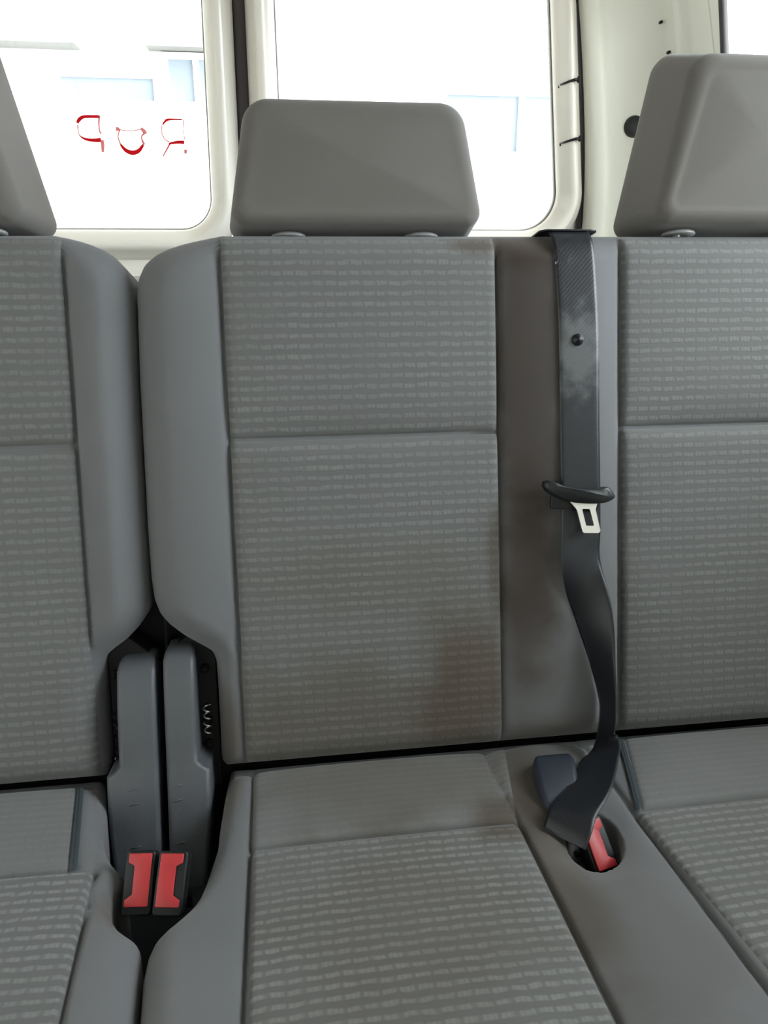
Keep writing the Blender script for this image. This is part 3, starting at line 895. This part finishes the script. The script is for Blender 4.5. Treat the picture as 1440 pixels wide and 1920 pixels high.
buckle('red and black belt buckle in the slot under the left grey hinge cover', cush(-0.1500, 0.198, 0.0), 6, 47, 1, (0, 0.015, -0.045))
buckle('red and black belt buckle in the slot under the right grey hinge cover', cush(-0.1195, 0.206, 0.002), 9, 45, -1, (0, 0.015, -0.045))
buckle('red and black belt buckle alone in an oval well, under the hanging dark belt', cush(0.3020, 0.2110, -0.005), -15, 45, -1, (0, 0.004, -0.010))

# ------------------------------------------------------------------ seat belt
belt = thing('seat_belt', 'dark charcoal seat belt hanging twisted down the ridge between the two right seats', 'seat belt', back(0.345, 0.30, 0.02))
E_ = Vector
stn = [(back(0.343, 0.6140, -0.070), E_((1, 0, 0))), (back(0.343, 0.6148, -0.055), E_((1, 0, 0))), (back(0.343, 0.6152, -0.026), E_((1, 0, 0))),
       (back(0.342, 0.6125, -0.002), E_((1, 0, 0))), (back(0.342, 0.592, 0.0165), E_((1, 0, 0))),
       (back(0.3445, 0.540, 0.0200), E_((1, 0, 0))), (back(0.3465, 0.486, 0.0205), E_((1, 0, 0))), (back(0.3470, 0.40, 0.0205), E_((1, 0, 0))),
       (back(0.3470, 0.32, 0.0225), E_((1, 0, 0))), (back(0.3465, 0.27, 0.0245), E_((1, 0.02, 0))),
       (back(0.3453, 0.2262, 0.028), E_((0.0268, -0.0003, -0.0014))), (back(0.3572, 0.1687, 0.031), E_((0.0185, -0.0135, 0.006))),
       (back(0.3664, 0.1108, 0.034), E_((0.0075, -0.0200, 0.0105))), (back(0.3725, 0.0580, 0.039), E_((0.0002, -0.0198, 0.0131))),
       (back(0.3672, 0.0197, 0.044), E_((0.0020, -0.0195, 0.0136))),
       (cush(0.3460, 0.1051, 0.024), E_((0.0062, -0.0211, 0.0093))), (cush(0.3140, 0.1546, 0.024), E_((0.0115, -0.0195, 0.0064))),
       (cush(0.2850, 0.1860, 0.022), E_((0.0165, -0.0190, 0.0024))), (cush(0.2735, 0.2010, 0.015), E_((0.0165, -0.0185, 0.0))), (cush(0.2655, 0.2080, 0.003), E_((0.0150, -0.0200, -0.003)))]
def catmull(P, per=10):
    out = []; n = len(P)
    for i in range(n-1):
        p0, p1, p2, p3 = P[max(i-1, 0)], P[i], P[i+1], P[min(i+2, n-1)]
        for k in range(per):
            t = k/per
            out.append(0.5*((2*p1)+(p2-p0)*t+(2*p0-5*p1+4*p2-p3)*t*t+(3*p1-p0-3*p2+p3)*t**3))
    out.append(P[-1]); return out
ctr = catmull([s[0] for s in stn]); wid = catmull([s[1].normalized() for s in stn])
NW = 13; V, UV, F = [], [], []
s_len = 0
for i, (p, w) in enumerate(zip(ctr, wid)):
    t = (ctr[min(i+1, len(ctr)-1)]-ctr[max(i-1, 0)]).normalized()
    w = (w-t*w.dot(t)).normalized()
    nn = w.cross(t).normalized()
    if i: s_len += (p-ctr[i-1]).length
    for j in range(NW):
        a = -1+2*j/(NW-1)
        th = 0.0007 if abs(a) < 0.99 else 0.0003
        rim = 0.0004 if 0.8 < abs(a) < 0.99 else 0
        V.append(p+w*0.0238*a+nn*(th+rim)); UV.append((a*0.0238, s_len))
    for j in range(NW):
        a = 1-2*j/(NW-1)
        th = 0.0007 if abs(a) < 0.99 else 0.0003
        V.append(p+w*0.0238*a-nn*th); UV.append((a*0.0238, s_len))
_q = back(0.3465, 0.486, 0.0205)
_o = UV[2*NW*min(range(len(ctr)), key=lambda i: (ctr[i]-_q).length)][1]
UV = [(a, b-_o) for a, b in UV]                 # metres along the belt, from the stop button
K = 2*NW
for i in range(len(ctr)-1):
    for j in range(K):
        F.append((i*K+j, i*K+(j+1) % K, (i+1)*K+(j+1) % K, (i+1)*K+j))
F.append(tuple(range(K))); F.append(tuple(range((len(ctr)-1)*K, len(ctr)*K)))
def onto_cushion(V, gap):
    """keeps points that lie over the bench cushion just above its upholstery"""
    P = np.array([tuple(v) for v in V])
    d = P - np.array([0, 0.80, 0.412])
    w = -d[:, 1]*math.cos(TC) + d[:, 2]*math.sin(TC); o = d[:, 1]*math.sin(TC) + d[:, 2]*math.cos(TC)
    m_ = (o < 0.05) & (w > 0.06)
    o2 = o.copy()
    o2[m_] = np.maximum(o[m_], PBC.Z(P[m_, 0], w[m_]) + gap)
    return [v if not k else tuple(arr(cush, P[i, 0], w[i], o2[i])) for i, (v, k) in enumerate(zip(V, m_))]
def over_backrest(V, gap):
    P = np.array([tuple(v) for v in V]); d = P - np.array([0, 0.77, 0.42])
    v_ = d[:, 1]*math.sin(TH) + d[:, 2]*math.cos(TH); o = -d[:, 1]*math.cos(TH) + d[:, 2]*math.sin(TH)
    m_ = (v_ > 0.02) & (v_ < 0.6115) & (o > -0.03)
    o2 = o.copy(); o2[m_] = np.maximum(o[m_], PB.Z(P[m_, 0], v_[m_]) + gap)
    return [v if not k else tuple(arr(back, P[i, 0], v_[i], o2[i])) for i, (v, k) in enumerate(zip(V, m_))]
V = over_backrest(onto_cushion(V, 0.003), 0.002)
obj('webbing', V, F, M_BELT, belt, uvs=UV)

# stop button
mb = MB()
prof = [(0.0068, 0.0), (0.0068, 0.0012), (0.0058, 0.0024), (0.0040, 0.0030), (0.0034, 0.0046), (0.0020, 0.0056), (0.0004, 0.0060)]
mb.loops([[back(0.3445+r*math.cos(q), 0.487+r*math.sin(q), 0.0214+h) for q in [2*math.pi*k/20 for k in range(20)]] for r, h in prof], True, True)
mb.build('stop_button', M_BLACK, belt)

# sliding tongue: black overmoulded handle with a steel plate
tc = back(0.3395, 0.3110, 0.030)
roll = R_(-7)
def tf(a, b, h):
    x, v = a*math.cos(roll)-b*math.sin(roll), a*math.sin(roll)+b*math.cos(roll)
    return tc+Vector((x, 0, 0))+(back(0, v, h)-back(0, 0, 0))
mb = MB()
hp = spline([(-0.043, 0.010), (-0.036, 0.0125), (-0.020, 0.008), (0.0, 0.0065), (0.020, 0.0075), (0.034, 0.0105), (0.0435, 0.002), (0.0415, -0.003), (0.030, -0.008),
             (0.010, -0.010), (-0.012, -0.0095), (-0.030, -0.005), (-0.0415, 0.003), (-0.043, 0.010)], 5)[:-1]
L = []
for h, s_ in ((-0.006, 0.90), (-0.004, 0.98), (0.000, 1.0), (0.005, 1.0), (0.0085, 0.95), (0.0105, 0.82)):
    L.append([tf(a*s_, b*s_, h + 0.004*(1-(a/0.043)**2)) for a, b in hp])
mb.loops(L, True, True)
mb.build('tongue_handle', M_BLACK, belt)
# lower black skirt behind the plate, wraps the webbing
mb = MB()
sk = fillet([(-0.030, 0.002), (0.031, 0.002), (0.029, -0.018), (-0.029, -0.020)], 0.004, 4)
mb.prism(sk, 0.005, lambda a, b, h: tf(a, b, h-0.0065))
mb.build('tongue_skirt', M_BLACK, belt, bevel=0.001, autosmooth=40)
# steel plate with its slot
outer = fillet([(-0.014, -0.006), (0.0240, -0.006), (0.0215, -0.016), (0.0300, -0.0425), (0.0080, -0.0440), (-0.0010, -0.018)], [0.002, 0.002, 0.004, 0.003, 0.003, 0.004], 5)
inner = fillet([(0.0050, -0.0165), (0.0145, -0.0160), (0.0210, -0.0350), (0.0115, -0.0355)], 0.0012, 12)
def resample(poly, n):
    pts = poly+[poly[0]]; d = np.cumsum([0]+[math.dist(pts[i], pts[i+1]) for i in range(len(pts)-1)])
    q = np.linspace(0, d[-1], n, endpoint=False)
    return [(float(np.interp(s, d, [p[0] for p in pts])), float(np.interp(s, d, [p[1] for p in pts]))) for s in q]
ro, ri = resample(outer, 96), resample(inner, 96)
cxi = np.mean(ri, axis=0)
def start_at_top(r):
    a = [math.atan2(p[1]-cxi[1], p[0]-cxi[0]) for p in r]
    k = min(range(len(r)), key=lambda i: abs(a[i]-math.pi/2)); r = r[k:]+r[:k]
    area = sum(r[i][0]*r[(i+1) % len(r)][1]-r[(i+1) % len(r)][0]*r[i][1] for i in range(len(r)))
    return r if area > 0 else [r[0]]+r[1:][::-1]
ro, ri = start_at_top(ro), start_at_top(ri)
mb = MB()
lift = lambda b: 0.004+(-b-0.006)*0.12
mb.loops([[tf(a, b, lift(b)+0.0020) for a, b in ri], [tf(a, b, lift(b)+0.0020) for a, b in ro], [tf(a, b, lift(b)) for a, b in ro], [tf(a, b, lift(b)) for a, b in ri],
          [tf(a, b, lift(b)+0.0020) for a, b in ri]])
mb.build('tongue_plate', M_STEEL, belt, smooth=False)

# navy anchor cover where the belt is fixed behind the cushion
mb = MB()
L = []
for w, o, hw in ((0.082, 0.012, 0.021), (0.088, 0.025, 0.0245), (0.100, 0.028, 0.026), (0.120, 0.025, 0.026), (0.143, 0.020, 0.024), (0.162, 0.012, 0.020), (0.168, 0.004, 0.016)):
    cx = 0.300-(w-0.075)*0.22
    L.append([cush(cx+a, w+b*0.0, q) for a, q, b in [(x, z, 0) for x, z in fillet([(-hw, -0.012), (hw, -0.012), (hw*0.9, o), (-hw*0.9, o)], 0.006, 5)]])
mb.loops(L, True, True)
mb.v = onto_cushion(mb.v, 0.003)
mb.build('anchor_cover', M_NAVY, belt, autosmooth=60)
# dark guide on the backrest top, a ring the belt passes through
mb = MB()
go = fillet([(0.308, -0.100), (0.378, -0.100), (0.378, 0.004), (0.308, 0.004)], 0.010, 6)
gi = fillet([(0.3165, -0.094), (0.3695, -0.094), (0.3695, -0.001), (0.3165, -0.001)], 0.004, 6)
mb.loops([[back(x, 0.6123, o) for x, o in gi], [back(x, 0.6123, o) for x, o in go], [back(x, 0.6138, o) for x, o in go],
          [back(x, 0.6143, o) for x, o in fillet([(0.3100, -0.098), (0.3760, -0.098), (0.3760, 0.002), (0.3100, 0.002)], 0.009, 6)],
          [back(x, 0.6143, o) for x, o in gi], [back(x, 0.6123, o) for x, o in gi]])
mb.build('belt_guide', M_BLACK, belt, autosmooth=50)

# ------------------------------------------------------------------ fittings on the right pillar
mb = MB()
pc = warp(0.874, 1.872, 1.262)
mb.tube([pc+Vector((0, 0.02, 0)), pc+Vector((0, -0.004, 0)), pc+Vector((0, -0.012, 0)), pc+Vector((0, -0.016, 0))], [0.024, 0.024, 0.021, 0.010], 24)
o = mb.build('round_fitting', M_BLACK, autosmooth=40)
tag(o, 'black round fitting on the pale rear pillar, half behind the right headrest', 'fitting')

for x, y, z in ((0.948, 1.828, 1.462), (0.958, 1.828, 1.405)):
    mb = MB(); c = warp(x, y, z)
    mb.tube([c+Vector((0, 0.012, 0)), c, c+Vector((0, -0.003, 0))], [0.0034, 0.0034, 0.002], 12)
    mb.build('screw_cap', M_BLACK, pillar)

# ------------------------------------------------------------------ red letters on the left rear window, read from outside
def glyph(name, label, strokes, cx, cz):
    """strokes = (points, half widths, faded); points in mm on the glass"""
    t = thing(name, label, 'window lettering', tailgate(cx, 1.9245, cz), 'red letters on the rear window')
    for pts, hw, glare_pale in strokes:
        mb = MB()
        P = [np.array(p, float)/1000 for p in spline(pts, 6)]
        n = len(P); v = []
        for i, p in enumerate(P):
            d = P[min(i+1, n-1)]-P[max(i-1, 0)]; d /= np.linalg.norm(d)
            s = np.array([-d[1], d[0]])
            w = 1.3*np.interp(i/(n-1), np.linspace(0, 1, len(hw)), hw)/1000
            for q in (p+s*w, p-s*w):
                for y in (1.9245, 1.9238): v.append(tailgate(cx+q[0], y, cz+q[1]))
        f = []
        for i in range(n-1):
            a = i*4
            for j, k in ((0, 1), (1, 3), (3, 2), (2, 0)): f.append((a+j, a+k, a+4+k, a+4+j))
        f += [(0, 2, 3, 1), ((n-1)*4, (n-1)*4+1, (n-1)*4+3, (n-1)*4+2)]
        mb.add(v, f)
        mb.build('glare_stroke' if glare_pale else 'red_stroke', M_DECALPINK if glare_pale else M_DECALRED, t, smooth=False)
    return t
Z0 = 1.231
glyph('sticker_letter', 'red outlined letter P, mirrored, leftmost of the letters on the left rear window',
      [([(24, 30), (5, 30), (-10, 29), (-19, 24), (-24, 17)], (2.2, 2.2, 2.4, 3.0, 2.0), False),
       ([(24, -14), (10, -15), (-4, -14), (-14, -11), (-21, -6)], (3.4, 2.6, 2.2, 1.6, 0.8), False),
       ([(24, 32), (22, 20), (22, 4), (26, -2)], (1.6, 1.4, 1.2, 1.6), True),
       ([(26, -14), (27, -24), (26, -38)], (3.0, 3.0, 2.0), True), ([(-23, 14), (-23, 2), (-21, -6)], (1.2, 0.8, 0.8), True)], -0.381, Z0)
glyph('sticker_letter.001', 'red outlined rounded letter o, middle of the letters on the left rear window',
      [([(-24, -22), (-14, -33), (0, -38), (14, -34), (25, -22)], (1.6, 3.0, 3.6, 3.2, 1.8), False),
       ([(-32, 8), (-24, 7)], (3.2, 2.2), True), ([(22, 10), (28, 4), (33, 0)], (2.2, 3.2, 2.2), True),
       ([(-24, 6), (-28, -8), (-24, -22)], (1.2, 1.0, 1.4), True), ([(28, 0), (22, -8), (27, -22)], (1.6, 1.2, 2.4), True),
       ([(-24, 6), (0, 4), (22, 8)], (0.8, 0.7, 0.8), True)], -0.292, Z0)
glyph('sticker_letter.002', 'red outlined letter R, mirrored, rightmost of the letters on the left rear window',
      [([(22, 28), (2, 28), (-12, 26), (-21, 17)], (1.0, 1.2, 2.0, 1.0), False),
       ([(24, -16), (10, -16), (-4, -18), (-10, -20)], (2.8, 2.4, 1.8, 1.2), False),
       ([(-8, -20), (-16, -32), (-24, -44)], (1.2, 1.0, 0.8), False),
       ([(-22, 16), (-24, 4), (-18, -10), (-8, -16)], (1.0, 0.8, 0.9, 1.0), True), ([(26, -30), (25, -38)], (2.6, 2.2), True),
       ([(24, 28), (24, 6), (25, -12)], (0.8, 0.6, 0.8), True)], -0.202, Z0)

# ------------------------------------------------------------------ outside, behind the van
GZ = -0.55
mb = MB(); mb.box(-40, 40, -30, 45, GZ-0.1, GZ)
mb.build('ground', M_CONCRETE, kind='structure', smooth=False)

bld = thing('outside_building', 'white building with pale blue windows seen through the rear windows', 'building', (0, 9.5, GZ))
mb = MB(); mb.box(-9, 9, 9.0, 14, GZ, 2.85)
mb.build('wall', M_RENDER, bld, smooth=False)
mb = MB(); mb.box(-9.2, -1.75, 8.70, 14.2, 2.83, 2.88)
mb.build('roof_eave', M_EAVE, bld, smooth=False)
mb = MB(); mb.box(-1.10, 0.05, 8.75, 8.99, 2.84, 2.93)
mb.build('window_canopy', M_EAVE, bld, smooth=False)
def outside_window(x0, x1, z0, z1, nb):
    mb = MB(); mb.box(x0, x1, 8.97, 9.03, z0, z1)
    w = mb.build('pane', M_BLUEGLASS, bld, smooth=False)
    mb = MB()
    for k in range(nb+1):
        x = x0+(x1-x0)*k/nb
        mb.box(x-0.03, x+0.03, 8.935, 8.975, z0+0.03, z1-0.03)
    for z in (z0, z1): mb.box(x0-0.03, x1+0.03, 8.94, 8.98, z-0.03, z+0.03)
    mb.build('window_frame', M_RENDER, w, smooth=False)
outside_window(-2.0, -1.05, 2.36, 2.62, 1)
outside_window(-0.95, -0.05, 2.36, 2.80, 3)
outside_window(1.9, 3.6, 1.95, 2.55, 2)
